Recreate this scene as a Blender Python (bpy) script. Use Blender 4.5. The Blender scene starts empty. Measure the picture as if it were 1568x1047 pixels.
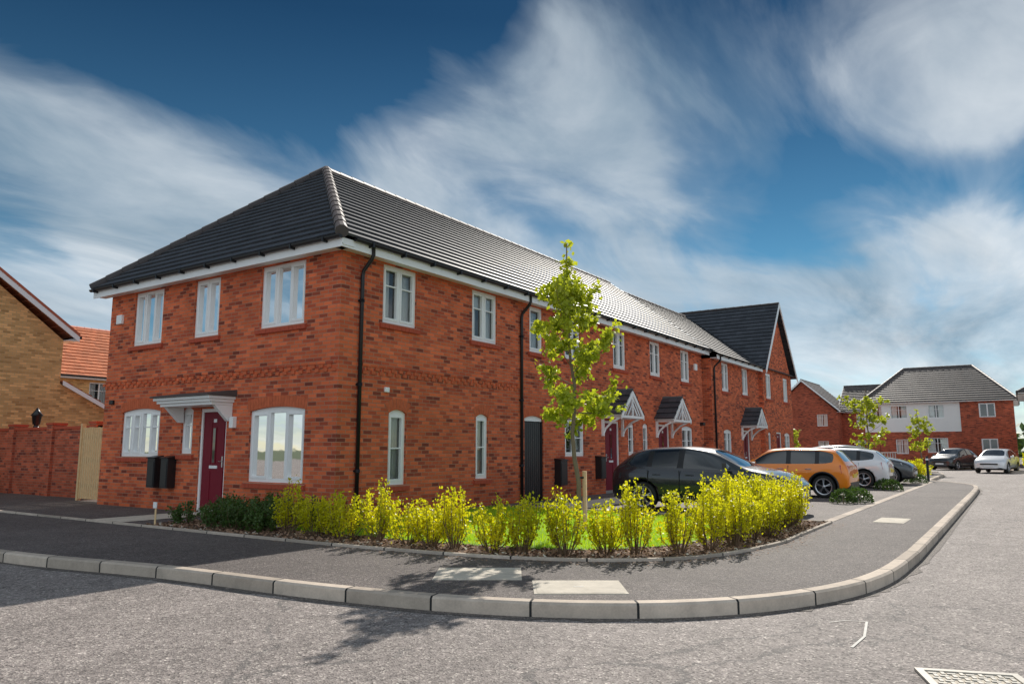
import bpy, bmesh, math, random
from mathutils import Vector, Matrix
random.seed(7)
R=random.random
def U(a,b): return a+(b-a)*random.random()
S=bpy.context.scene
S.view_settings.view_transform='Standard'; S.view_settings.look='None'; S.view_settings.exposure=0; S.view_settings.gamma=1
# ------------------------------------------------------------------ node helpers
class NT:
    def __init__(s,tree): s.t=tree; s.n=tree.nodes; s.l=tree.links
    def new(s,typ,ins=None,**kw):
        nd=s.n.new(typ)
        for k,v in kw.items(): setattr(nd,k,v)
        if ins:
            for k,v in ins.items():
                sock=nd.inputs[k]
                if isinstance(v,bpy.types.NodeSocket): s.l.new(v,sock)
                else: sock.default_value=v
        return nd
    def math(s,op,a,b=0.0,c=False):
        nd=s.new('ShaderNodeMath',{0:a,1:b},operation=op); nd.use_clamp=c; return nd.outputs[0]
    def mix(s,f,a,b,mode='MIX'):
        nd=s.new('ShaderNodeMix',None,data_type='RGBA',blend_type=mode)
        for i,v in ((0,f),(6,a),(7,b)):
            if isinstance(v,bpy.types.NodeSocket): s.l.new(v,nd.inputs[i])
            else: nd.inputs[i].default_value=v
        return nd.outputs[2]
    def noise(s,vec,scale,detail=4,rough=.5,dist=0):
        nd=s.new('ShaderNodeTexNoise',{'Scale':scale,'Detail':detail,'Roughness':rough,'Distortion':dist})
        if vec is not None: s.l.new(vec,nd.inputs['Vector'])
        return nd.outputs['Fac']
    def ramp(s,f,stops):
        nd=s.new('ShaderNodeValToRGB',{0:f}); e=nd.color_ramp.elements
        while len(e)<len(stops): e.new(0.5)
        for i,(p,c) in enumerate(stops):
            e[i].position=p; e[i].color=c if len(c)==4 else (*c,1)
        return nd.outputs[0]
def g(v): return (v,v,v,1)
def c4(c): return (c[0],c[1],c[2],1)
def newmat(name):
    m=bpy.data.materials.new(name); m.use_nodes=True; nt=NT(m.node_tree)
    for n in list(nt.n): nt.n.remove(n)
    out=nt.new('ShaderNodeOutputMaterial')
    return m,nt,out
def pbsdf(nt,out,**kw):
    b=nt.new('ShaderNodeBsdfPrincipled',{k.replace('_',' '):v for k,v in kw.items()})
    nt.l.new(b.outputs[0],out.inputs[0]); return b
def bump(nt,h,strength=.4,dist=.01):
    return nt.new('ShaderNodeBump',{'Height':h,'Strength':strength,'Distance':dist}).outputs[0]
def simple(name,col,rough=.5,metal=0,var=.12,scale=6,bumpd=0,coat=0,spec=.5):
    m,nt,out=newmat(name)
    co=nt.new('ShaderNodeTexCoord').outputs['Object']
    n=nt.noise(co,scale,5,.6)
    c=nt.mix(n,c4([x*(1-var) for x in col]),c4([min(1,x*(1+var)) for x in col]))
    b=pbsdf(nt,out,Base_Color=c,Roughness=rough,Metallic=metal)
    b.inputs['Coat Weight'].default_value=coat; b.inputs['Coat Roughness'].default_value=.03
    b.inputs['Specular IOR Level'].default_value=spec
    if bumpd:
        nt.l.new(bump(nt,nt.noise(co,scale*8,4,.6),.5,bumpd),b.inputs['Normal'])
    return m
def wallvec(nt):
    co=nt.new('ShaderNodeTexCoord').outputs['Object']
    p=nt.new('ShaderNodeSeparateXYZ',{0:co})
    ge=nt.new('ShaderNodeNewGeometry').outputs['True Normal']
    n=nt.new('ShaderNodeSeparateXYZ',{0:ge})
    ax=nt.math('ABSOLUTE',n.outputs[0]); ay=nt.math('ABSOLUTE',n.outputs[1])
    sel=nt.math('GREATER_THAN',ax,ay)
    u=nt.math('ADD',nt.math('MULTIPLY',p.outputs[1],sel),nt.math('MULTIPLY',p.outputs[0],nt.math('SUBTRACT',1.0,sel)))
    return co,nt.new('ShaderNodeCombineXYZ',{0:u,1:p.outputs[2],2:0.0}).outputs[0]
def brickmat(name,c1,c2,c3,mortar):
    m,nt,out=newmat(name)
    co,v=wallvec(nt)
    br=nt.new('ShaderNodeTexBrick',{'Vector':v,'Color1':g(0.0),'Color2':g(1.0),'Mortar':g(.5),'Scale':1.0,'Mortar Size':.006,'Mortar Smooth':.15,'Bias':0.0,'Brick Width':.225,'Row Height':.075})
    bc=nt.ramp(br.outputs['Color'],[(0.0,c3),(.2,c2),(.6,c1),(1.0,[min(1,x*1.3) for x in c1])])
    big=nt.noise(co,.8,5,.65)
    bc=nt.mix(.7,bc,nt.mix(big,g(.5),g(1.55)),'MULTIPLY')
    fine=nt.noise(v,55,4,.7)
    bc=nt.mix(.6,bc,nt.mix(fine,g(.45),g(1.5)),'MULTIPLY')
    mo=nt.mix(big,c4([x*.7 for x in mortar]),c4([x*1.35 for x in mortar]))
    col=nt.mix(br.outputs['Fac'],bc,mo)
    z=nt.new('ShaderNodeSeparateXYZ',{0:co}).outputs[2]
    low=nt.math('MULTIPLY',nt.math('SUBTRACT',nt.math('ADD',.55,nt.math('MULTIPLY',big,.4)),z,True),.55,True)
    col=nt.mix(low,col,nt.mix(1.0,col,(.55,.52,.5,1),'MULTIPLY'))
    b=pbsdf(nt,out,Base_Color=col,Roughness=.88)
    b.inputs['Specular IOR Level'].default_value=.15
    h=nt.math('ADD',nt.math('MULTIPLY',nt.math('SUBTRACT',1.0,br.outputs['Fac']),1.0),nt.math('MULTIPLY',fine,.55))
    nt.l.new(bump(nt,h,1.0,.009),b.inputs['Normal'])
    return m
M={}
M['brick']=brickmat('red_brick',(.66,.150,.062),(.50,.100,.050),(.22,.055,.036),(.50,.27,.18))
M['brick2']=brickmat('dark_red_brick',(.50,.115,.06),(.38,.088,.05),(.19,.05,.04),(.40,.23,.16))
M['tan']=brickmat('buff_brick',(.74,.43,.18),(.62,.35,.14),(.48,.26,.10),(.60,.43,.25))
M['soldier']=simple('soldier_brick',(.58,.14,.062),.85,var=.45,scale=9,bumpd=.003,spec=.2)
M['sill']=simple('red_sill_brick',(.48,.095,.052),.8,var=.3,scale=14,bumpd=.002,spec=.2)
M['mortar']=simple('mortar',(.46,.26,.18),.95,bumpd=.002)
M['white']=simple('white_upvc',(.90,.90,.89),.35,var=.03)
M['render']=simple('white_render',(.88,.87,.84),.8,var=.05,scale=2,bumpd=.002)
M['black']=simple('black_plastic',(.014,.014,.016),.38,var=.2)
M['door']=simple('burgundy_door',(.19,.008,.022),.5,var=.08,spec=.25)
M['steel']=simple('satin_steel',(.7,.7,.7),.3,metal=.9)
M['slatwood']=simple('fence_timber',(.70,.48,.25),.75,var=.3,scale=12,bumpd=.004)
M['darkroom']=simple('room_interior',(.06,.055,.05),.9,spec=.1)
M['floor_in']=simple('interior_blind',(.86,.84,.80),.9,var=.05)
M['pinkcurtain']=simple('curtain_pink',(.72,.48,.43),.9,var=.1)
M['rubber']=simple('tyre_rubber',(.02,.02,.02),.8,bumpd=.002)
M['alloy']=simple('alloy_wheel',(.6,.6,.62),.3,metal=.8)
M['redlamp']=simple('tail_lamp',(.50,.01,.01),.12,coat=1)
M['headlamp']=simple('head_lamp',(.7,.72,.75),.08,metal=.3,coat=1)
M['plateY']=simple('number_plate_yellow',(.75,.55,.05),.4)
M['plateW']=simple('number_plate_white',(.8,.8,.8),.4)
M['bark']=simple('tree_bark',(.20,.15,.10),.9,var=.35,scale=20,bumpd=.006)
M['twig']=simple('shrub_twig',(.16,.10,.06),.9,var=.3,scale=20)
def paint(name,c,rough=.25): 
    return simple(name,c,rough,metal=.1,var=.02,coat=1.0)
M['paint_navy']=paint('car_paint_dark',(.008,.011,.020))
M['paint_orange']=paint('car_paint_orange',(.92,.25,.006),.35)
M['paint_white']=paint('car_paint_white',(.80,.80,.81))
M['paint_grey']=paint('car_paint_grey',(.04,.045,.05))
def glassmat(name,tint,tfac):
    m,nt,out=newmat(name)
    fr=nt.new('ShaderNodeFresnel',{'IOR':1.55}).outputs[0]
    f=nt.math('ADD',nt.math('MULTIPLY',fr,1.0),tfac,True)
    co=nt.new('ShaderNodeTexCoord').outputs['Object']
    nb=bump(nt,nt.noise(co,1.6,2,.5),.12,.02)
    t=nt.new('ShaderNodeBsdfTransparent',{'Color':c4(tint)})
    gl=nt.new('ShaderNodeBsdfGlossy',{'Color':g(.95),'Roughness':.02,'Normal':nb})
    mx=nt.new('ShaderNodeMixShader',{0:f,1:t.outputs[0],2:gl.outputs[0]})
    nt.l.new(mx.outputs[0],out.inputs[0]); return m
M['glass']=glassmat('window_glass',(.85,.9,.9),.05)
M['carglass']=simple('car_glass',(.01,.012,.014),.04,coat=1,spec=.8)
def leafmat(name,ca,cb,trans=.45,sc=3):
    m,nt,out=newmat(name)
    co=nt.new('ShaderNodeTexCoord').outputs['Object']
    n1=nt.noise(co,sc,3,.6); n2=nt.noise(co,sc*14,2,.6)
    f=nt.math('ADD',nt.math('MULTIPLY',n1,.6),nt.math('MULTIPLY',n2,.5))
    f=nt.math('MULTIPLY',nt.math('SUBTRACT',f,.3),2.2,True)
    col=nt.mix(f,c4(ca),c4(cb))
    d=nt.new('ShaderNodeBsdfPrincipled',{'Base Color':col,'Roughness':.45})
    t=nt.new('ShaderNodeBsdfTranslucent',{'Color':nt.mix(1.0,col,(1.5,1.5,.9,1),'MULTIPLY')})
    mx=nt.new('ShaderNodeMixShader',{0:trans,1:d.outputs[0],2:t.outputs[0]})
    nt.l.new(mx.outputs[0],out.inputs[0]); return m
M['privet']=leafmat('golden_privet_leaf',(.26,.31,.008),(.80,.72,.018),.52)
M['darkleaf']=leafmat('dark_shrub_leaf',(.03,.065,.014),(.09,.16,.03),.3)
M['treeleaf']=leafmat('young_tree_leaf',(.18,.25,.018),(.55,.57,.05),.48)
M['grassblade']=leafmat('grass_blade',(.24,.44,.012),(.50,.64,.03),.5,1.2)
M['farleaf']=leafmat('far_leaf',(.04,.08,.02),(.10,.15,.04),.25,.3)
def asphalt(name,base,dark,pale,bscale=1.0,patch=.5,crack=0):
    m,nt,out=newmat(name)
    co=nt.new('ShaderNodeTexCoord').outputs['Object']
    v=nt.new('ShaderNodeTexVoronoi',{'Vector':co,'Scale':75*bscale})
    vc=nt.new('ShaderNodeSeparateColor',{0:v.outputs['Color']}).outputs[0]
    agg=nt.ramp(vc,[(0.0,dark),(.35,base),(.86,base),(1.0,pale)])
    v2=nt.new('ShaderNodeTexVoronoi',{'Vector':co,'Scale':28*bscale})
    vc2=nt.new('ShaderNodeSeparateColor',{0:v2.outputs['Color']}).outputs[1]
    agg=nt.mix(.6,agg,nt.ramp(vc2,[(0.0,g(.5)),(.4,g(1)),(.93,g(1.05)),(1.0,g(1.9))]),'MULTIPLY')
    big=nt.noise(co,.35,6,.65,.6); mid=nt.noise(co,2.2,6,.72); str_=nt.noise(nt.new('ShaderNodeMapping',{'Vector':co,'Scale':(.25,2.2,1)}).outputs[0],1.0,5,.65)
    c=nt.mix(patch,agg,nt.mix(big,g(.35),g(1.65)),'MULTIPLY')
    c=nt.mix(.8,c,nt.mix(mid,g(.55),g(1.45)),'MULTIPLY')
    c=nt.mix(.5,c,nt.mix(str_,g(.55),g(1.45)),'MULTIPLY')
    if crack:
        wv=nt.new('ShaderNodeTexNoise',{'Vector':co,'Scale':1.5,'Detail':6,'Roughness':.7})
        w2=nt.new('ShaderNodeVectorMath',{0:co,1:nt.new('ShaderNodeVectorMath',{0:wv.outputs['Color'],1:(.9,.9,0)},operation='MULTIPLY').outputs[0]},operation='ADD').outputs[0]
        ve=nt.new('ShaderNodeTexVoronoi',{'Vector':w2,'Scale':.34},feature='DISTANCE_TO_EDGE').outputs['Distance']
        ck=nt.math('MULTIPLY',nt.math('LESS_THAN',ve,.006),nt.math('GREATER_THAN',big,.47))
        c=nt.mix(nt.math('MULTIPLY',ck,.5),c,g(.07))
        sp_=nt.noise(co,1.1,3,.5); sm=nt.math('MULTIPLY',nt.math('GREATER_THAN',sp_,.70),.35)
        c=nt.mix(sm,c,nt.mix(1.0,c,g(.5),'MULTIPLY'))
    b=pbsdf(nt,out,Base_Color=c,Roughness=.8); b.inputs['Specular IOR Level'].default_value=.3
    h=nt.math('ADD',nt.math('MULTIPLY',v.outputs['Distance'],1.0),nt.math('MULTIPLY',vc2,.6))
    nt.l.new(bump(nt,h,.6,.010),b.inputs['Normal'])
    return m
M['road']=asphalt('road_asphalt',(.30,.258,.24),(.11,.096,.09),(.62,.56,.50),patch=.5,crack=1)
M['pave']=asphalt('pavement_tarmac',(.145,.122,.114),(.06,.052,.05),(.34,.30,.27),1.3,.7)
M['channel']=asphalt('road_channel_dirt',(.17,.145,.13),(.07,.06,.055),(.4,.35,.3),1.2,.8)
M['bay']=asphalt('parking_tarmac',(.20,.17,.155),(.09,.08,.075),(.33,.29,.27),1.2)
def concrete(name,c,joint=0):
    m,nt,out=newmat(name)
    tc=nt.new('ShaderNodeTexCoord'); co=tc.outputs['Object']
    n=nt.noise(co,4,7,.72); n2=nt.noise(co,60,3,.7)
    col=nt.mix(n,c4([x*.5 for x in c]),c4([x*1.35 for x in c]))
    col=nt.mix(.5,col,nt.mix(n2,g(.6),g(1.4)),'MULTIPLY')
    if joint:
        u=nt.new('ShaderNodeSeparateXYZ',{0:tc.outputs['UV']}).outputs[0]
        fr=nt.math('FRACT',nt.math('DIVIDE',u,joint))
        j=nt.math('LESS_THAN',fr,.024)
        blk=nt.new('ShaderNodeTexWhiteNoise',{'W':nt.math('FLOOR',nt.math('DIVIDE',u,joint))},noise_dimensions='1D').outputs[0]
        col=nt.mix(.7,col,nt.mix(blk,g(.68),g(1.25)),'MULTIPLY')
        col=nt.mix(j,col,g(.03))
    b=pbsdf(nt,out,Base_Color=col,Roughness=.85); b.inputs['Specular IOR Level'].default_value=.25
    nt.l.new(bump(nt,n2,.5,.004),b.inputs['Normal']); return m
M['kerb']=concrete('kerb_concrete',(.60,.50,.41),.915)
M['edge']=concrete('edging_concrete',(.55,.46,.38),.915)
M['slab']=concrete('pale_slab',(.66,.59,.49))
M['mulch']=simple('mulch_soil',(.12,.07,.045),.95,var=.6,scale=30,bumpd=.02)
M['chips']=simple('bark_chips',(.32,.19,.12),.9,var=.6,scale=9)
M['lawn']=simple('lawn_soil_green',(.16,.30,.02),.9,var=.3,scale=8,bumpd=.01)
M['ground']=simple('ground_far',(.10,.12,.06),.95,var=.3,scale=.05)
M['paintline']=simple('worn_white_paint',(.66,.63,.58),.8,var=.3,scale=10)
M['castiron']=simple('cast_iron',(.42,.39,.34),.6,metal=.1,var=.3,scale=12)
def roofmat(name,c):
    m,nt,out=newmat(name)
    tc=nt.new('ShaderNodeTexCoord')
    uv=nt.new('ShaderNodeSeparateXYZ',{0:tc.outputs['UV']})
    row=nt.math('FLOOR',uv.outputs[1]); 
    cu=nt.math('FLOOR',nt.math('ADD',nt.math('DIVIDE',uv.outputs[0],.30),nt.math('MULTIPLY',row,.5)))
    wn=nt.new('ShaderNodeTexWhiteNoise',{'Vector':nt.new('ShaderNodeCombineXYZ',{0:cu,1:row,2:0.0}).outputs[0]},noise_dimensions='3D').outputs[0]
    fr=nt.math('FRACT',nt.math('ADD',nt.math('DIVIDE',uv.outputs[0],.30),nt.math('MULTIPLY',row,.5)))
    jt=nt.math('LESS_THAN',fr,.025)
    n=nt.noise(tc.outputs['Object'],1.2,5,.65)
    col=nt.mix(wn,c4([x*.82 for x in c]),c4([x*1.18 for x in c]))
    col=nt.mix(.5,col,nt.mix(n,g(.6),g(1.4)),'MULTIPLY')
    col=nt.mix(jt,col,g(.012))
    b=pbsdf(nt,out,Base_Color=col,Roughness=.55); b.inputs['Specular IOR Level'].default_value=.45
    nt.l.new(bump(nt,nt.noise(tc.outputs['Object'],40,3,.6),.25,.004),b.inputs['Normal'])
    return m
M['roof']=roofmat('charcoal_roof_tile',(.062,.066,.076))
M['roofred']=roofmat('terracotta_roof_tile',(.66,.22,.10))
M['roofbrown']=roofmat('dark_brown_roof_tile',(.13,.11,.10))
M['hipcap']=simple('hip_cap_tile',(.085,.072,.07),.6,var=.2,scale=6,bumpd=.003)
M['hipred']=simple('red_ridge_cap',(.45,.12,.06),.7,var=.2)
# ------------------------------------------------------------------ mesh helpers
def empty(name,loc=(0,0,0),rot=0,sc=1):
    e=bpy.data.objects.new(name,None); e.location=loc; e.rotation_euler=(0,0,rot); e.scale=(sc,sc,sc); S.collection.objects.link(e); return e
class MB:
    def __init__(s,mats): s.v=[];s.f=[];s.m=[];s.uv=[];s.mats=mats;s.has=False;s.sm=[]
    def mi(s,k):
        if k not in s.mats: s.mats.append(k)
        return s.mats.index(k)
    def poly(s,pts,k,uv=None,smooth=False):
        b=len(s.v); s.v+= [tuple(p) for p in pts]; s.f.append(tuple(range(b,b+len(pts)))); s.m.append(s.mi(k)); s.sm.append(smooth)
        s.uv.append(uv or [(0,0)]*len(pts)); s.has=s.has or bool(uv)
    def hexa(s,c,k):
        b=len(s.v); s.v+=[tuple(p) for p in c]; mi=s.mi(k)
        for f in ((3,2,1,0),(4,5,6,7),(0,1,5,4),(1,2,6,5),(2,3,7,6),(3,0,4,7)):
            s.f.append(tuple(b+i for i in f)); s.m.append(mi); s.uv.append([(0,0)]*4); s.sm.append(False)
    def box(s,x0,x1,y0,y1,z0,z1,k):
        s.hexa([(x0,y0,z0),(x1,y0,z0),(x1,y1,z0),(x0,y1,z0),(x0,y0,z1),(x1,y0,z1),(x1,y1,z1),(x0,y1,z1)],k)
    def tube(s,path,r,k,seg=8,cap=True):
        path=[Vector(p) for p in path]; rr=r if isinstance(r,(list,tuple)) else [r]*len(path)
        rings=[]; mi=s.mi(k); up=None
        for i,p in enumerate(path):
            t=(path[min(i+1,len(path)-1)]-path[max(i-1,0)]).normalized()
            if up is None:
                up=Vector((0,0,1)) if abs(t.z)<.9 else Vector((1,0,0))
            a=t.cross(up).normalized(); bb=a.cross(t).normalized(); up=bb
            b=len(s.v)
            for j in range(seg):
                an=2*math.pi*j/seg; s.v.append(tuple(p+a*math.cos(an)*rr[i]+bb*math.sin(an)*rr[i]))
            rings.append(b)
        for i in range(len(rings)-1):
            for j in range(seg):
                j2=(j+1)%seg
                s.f.append((rings[i]+j,rings[i]+j2,rings[i+1]+j2,rings[i+1]+j)); s.m.append(mi); s.uv.append([(0,0)]*4); s.sm.append(True)
        if cap:
            for b in (rings[0],rings[-1]):
                s.f.append(tuple(b+j for j in range(seg))); s.m.append(mi); s.uv.append([(0,0)]*seg); s.sm.append(False)
    def revolve(s,prof,c,k,seg=28):
        mi=s.mi(k); rings=[]
        for r,y in prof:
            b=len(s.v); rings.append(b)
            for j in range(seg):
                a=2*math.pi*j/seg; s.v.append((c[0]+r*math.cos(a),c[1]+y,c[2]+r*math.sin(a)))
        for i in range(len(rings)-1):
            for j in range(seg):
                j2=(j+1)%seg
                s.f.append((rings[i]+j,rings[i]+j2,rings[i+1]+j2,rings[i+1]+j)); s.m.append(mi); s.uv.append([(0,0)]*4); s.sm.append(True)
    def obj(s,name,parent=None,bevel=0):
        me=bpy.data.meshes.new(name); me.from_pydata(s.v,[],s.f)
        for k in s.mats: me.materials.append(M[k])
        me.polygons.foreach_set('material_index',s.m); me.polygons.foreach_set('use_smooth',s.sm)
        if s.has:
            ul=me.uv_layers.new(name='UVMap'); fl=[]
            for u in s.uv:
                for a in u: fl+= [a[0],a[1]]
            ul.data.foreach_set('uv',fl)
        me.update()
        o=bpy.data.objects.new(name,me); S.collection.objects.link(o)
        if parent: o.parent=parent
        if bevel:
            md=o.modifiers.new('b','BEVEL'); md.width=bevel; md.segments=2; md.limit_method='ANGLE'
        return o
class FR:
    def __init__(s,O,d,n): s.O=Vector(O); s.d=Vector(d); s.n=Vector(n)
    def p(s,a,z,o=0): 
        q=s.O+s.d*a+s.n*o; return (q.x,q.y,q.z+z)
def fbox(mb,F,s0,s1,z0,z1,o0,o1,k):
    mb.hexa([F.p(s0,z0,o0),F.p(s1,z0,o0),F.p(s1,z0,o1),F.p(s0,z0,o1),F.p(s0,z1,o0),F.p(s1,z1,o0),F.p(s1,z1,o1),F.p(s0,z1,o1)],k)
def wall(mb,F,L,z0,z1,ops,k='brick',split=None,s_start=0):
    ss=sorted(set([s_start,L]+[x for o in ops for x in o[:2]])); zz=sorted(set([z0,z1]+[x for o in ops for x in o[2:4]]+([split[0]] if split else [])))
    for i in range(len(ss)-1):
        for j in range(len(zz)-1):
            a=(ss[i]+ss[i+1])/2; b=(zz[j]+zz[j+1])/2
            if any(o[0]<a<o[1] and o[2]<b<o[3] for o in ops): continue
            kk=split[1] if (split and b>split[0]) else k
            mb.poly([F.p(ss[i],zz[j]),F.p(ss[i+1],zz[j]),F.p(ss[i+1],zz[j+1]),F.p(ss[i],zz[j+1])],kk)
    for o in ops:
        a,b,c,d=o[:4]; kk=split[1] if (split and c>split[0]) else k
        q=-.12
        for P in ([(a,c),(a,d)],[(b,c),(b,d)],[(a,c),(b,c)],[(a,d),(b,d)]):
            mb.poly([F.p(*P[0]),F.p(*P[1]),F.p(*P[1],q),F.p(*P[0],q)],kk)
def window(mb,F,s0,s1,z0,z1,cols=2,bar=None,curtain=1,sill=True,arch=False,detail=True,ck='floor_in'):
    o0,o1=-.125,-.045
    fw=.06
    fbox(mb,F,s0,s0+fw,z0,z1,o0,o1,'white'); fbox(mb,F,s1-fw,s1,z0,z1,o0,o1,'white')
    fbox(mb,F,s0+fw,s1-fw,z0,z0+fw+.01,o0,o1,'white'); fbox(mb,F,s0+fw,s1-fw,z1-fw-(.06 if arch else 0),z1,o0,o1,'white')
    zt=z1-fw-(.06 if arch else 0); zb=z0+fw+.01
    w=(s1-s0-2*fw)/cols
    for i in range(1,cols):
        c=s0+fw+w*i; fbox(mb,F,c-.03,c+.03,zb,zt,o0,o1-.003,'white')
    for i in range(cols):
        a=s0+fw+w*i+(.03 if i else 0); b=s0+fw+w*(i+1)-(.03 if i<cols-1 else 0)
        sf=.044
        if detail and (cols<3 or i!=1):
            fbox(mb,F,a,a+sf,zb,zt,o0+.02,o1+.012,'white'); fbox(mb,F,b-sf,b,zb,zt,o0+.02,o1+.012,'white')
            fbox(mb,F,a+sf,b-sf,zb,zb+sf,o0+.02,o1+.012,'white'); fbox(mb,F,a+sf,b-sf,zt-sf,zt,o0+.02,o1+.012,'white')
        if bar:
            for bb in (bar if isinstance(bar,(list,tuple)) else [bar]):
                zz=zb+(zt-zb)*bb; fbox(mb,F,a+(sf if detail else 0),b-(sf if detail else 0),zz-.013,zz+.013,o0+.03,o1-.01,'white')
    mb.poly([F.p(s0+fw,zb,-.09),F.p(s1-fw,zb,-.09),F.p(s1-fw,zt,-.09),F.p(s0+fw,zt,-.09)],'glass')
    D=-.9
    A=[(s0,z0),(s1,z0),(s1,z1),(s0,z1)]
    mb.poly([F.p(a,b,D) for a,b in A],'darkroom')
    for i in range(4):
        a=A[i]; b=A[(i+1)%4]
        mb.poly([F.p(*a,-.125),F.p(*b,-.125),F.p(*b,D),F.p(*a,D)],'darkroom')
    if curtain:
        cw=(s1-s0)*(.20 if curtain==1 else .36)
        for side in (0,1):
            n=14; pts=[]
            for i in range(n+1):
                a=(s0+fw*.6+cw*i/n) if side==0 else (s1-fw*.6-cw*i/n)
                pts.append((a,-.2+.025*math.sin(i*1.7+side)))
            for i in range(n):
                mb.poly([F.p(pts[i][0],z0+.02,pts[i][1]),F.p(pts[i+1][0],z0+.02,pts[i+1][1]),F.p(pts[i+1][0],z1-.02,pts[i+1][1]),F.p(pts[i][0],z1-.02,pts[i][1])],ck,smooth=True)
    if curtain==3:
        fbox(mb,F,s0+.06,s1-.06,z1-(z1-z0)*.35,z1-.05,-.165,-.16,'floor_in')
    if sill:
        e=.09
        n=max(3,int((s1-s0+2*e)/.11)); st=(s1-s0+2*e)/n
        fbox(mb,F,s0-e+.004,s1+e-.004,z0-.105,z0-.012,.001,.038,'mortar')
        for i in range(n):
            a=s0-e+st*i; 
            mb.hexa([F.p(a+.003,z0-.115,.0),F.p(a+st-.003,z0-.115,.0),F.p(a+st-.003,z0-.115,.05),F.p(a+.003,z0-.115,.05),
                     F.p(a+.003,z0+.002,-.04),F.p(a+st-.003,z0+.002,-.04),F.p(a+st-.003,z0-.03,.055),F.p(a+.003,z0-.03,.055)],'sill')
def archhead(mb,F,s0,s1,z1,rise=.07,h=.215):
    cs=(s0+s1)/2; hw=(s1-s0)/2; r=(hw*hw+rise*rise)/(2*rise); cz=z1-r
    am=math.asin(hw/r)
    n=max(5,int(round((s1-s0)/.078))|1); 
    full=am*1.06
    def P(a,rr,o): return F.p(cs+rr*math.sin(a),cz+rr*math.cos(a),o)
    N=12
    for i in range(N):
        a=-full+2*full*i/N; b=-full+2*full*(i+1)/N
        mb.hexa([P(a,r,-.05),P(b,r,-.05),P(b,r,.003),P(a,r,.003),P(a,r+h,-.05),P(b,r+h,-.05),P(b,r+h,.003),P(a,r+h,.003)],'mortar')
    st=2*full/n; gp=.0045/r
    for i in range(n):
        a=-full+st*i+gp; b=a+st-2*gp
        mb.hexa([P(a,r-.004,-.05),P(b,r-.004,-.05),P(b,r-.004,.009),P(a,r-.004,.009),P(a,r+h,-.05),P(b,r+h,-.05),P(b,r+h,.009),P(a,r+h,.009)],'soldier')
def roof_slope(mb,e0,e1,r0,r1,n,k='roof'):
    e0,e1,r0,r1=map(Vector,(e0,e1,r0,r1))
    ud=(e1-e0).normalized(); up=((r0+r1)/2-(e0+e1)/2); N=ud.cross(up).normalized()
    if N.z<0: N=-N
    for i in range(n):
        t0=i/n; t1=(i+1)/n
        a=e0.lerp(r0,t0); b=e1.lerp(r1,t0); c=e1.lerp(r1,t1); d=e0.lerp(r0,t1)
        uv=[((p-e0).dot(ud),i+q) for p,q in ((a,.1),(b,.1),(c,.9),(d,.9))]
        A=a+N*.056; B=b+N*.056; C=c+N*.012; Dd=d+N*.012
        mb.poly([A,B,C,Dd],k,uv)
        mb.poly([a+N*.008,b+N*.008,B,A],k,[uv[0],uv[1],uv[1],uv[0]])
def caps(mb,p,q,k='hipcap',r=.12):
    p=Vector(p);q=Vector(q);L=(q-p).length;n=max(1,int(L/.42))
    for i in range(n):
        a=p.lerp(q,i/n); b=p.lerp(q,min(1,(i+1.08)/n)); mb.tube([a,b],[r,r*.86],k,10)
def tubepipe(mb,F,s,z0,z1,over=.3):
    r=.038
    mb.tube([F.p(s,z1+.12,over+.02),F.p(s,z1-.05,over+.02),F.p(s,z1-.12,over-.02),F.p(s,z1-.32,.07),F.p(s,z1-.42,.05),F.p(s,z0,.05)],r,'black',10)
    z=z0+.9
    while z<z1-.5:
        mb.tube([F.p(s,z-.03,.05),F.p(s,z+.03,.05)],r*1.35,'black',10); fbox(mb,F,s-.06,s+.06,z-.015,z+.015,0,.03,'black'); z+=1.6
def eaves(mb,F,s0,s1,z,over=.3,gut=True):
    fbox(mb,F,s0,s1,z-.003,z+.015,.004,over-.002,'white')
    fbox(mb,F,s0,s1,z-.045,z+.125,over-.02,over+.004,'white')
    if gut:
        seg=8; r=.055
        for i in range(seg):
            a=math.pi*i/seg; b=math.pi*(i+1)/seg
            mb.poly([F.p(s0-.02,z+.155-r*math.sin(a),over+.062-r*math.cos(a)),F.p(s1+.02,z+.155-r*math.sin(a),over+.062-r*math.cos(a)),F.p(s1+.02,z+.155-r*math.sin(b),over+.062-r*math.cos(b)),F.p(s0-.02,z+.155-r*math.sin(b),over+.062-r*math.cos(b))],'black',smooth=True)
        s=s0+.4
        while s<s1:
            fbox(mb,F,s-.018,s+.018,z+.07,z+.16,over+.004,over+.128,'black'); s+=.9
        for e in (s0-.02,s1+.02):
            mb.poly([F.p(e,z+.155-r*math.sin(math.pi*i/seg),over+.062-r*math.cos(math.pi*i/seg)) for i in range(seg+1)],'black')
def dentil(mb,F,s0,s1,z):
    s=s0
    while s<s1-.1:
        fbox(mb,F,s+.005,s+.107,z,z+.065,.0,.028,'soldier'); fbox(mb,F,s+.118,s+.22,z+.075,z+.14,.0,.028,'soldier'); s+=.225
    fbox(mb,F,s0,s1,z+.15,z+.215,.0,.02,'brick')
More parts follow.
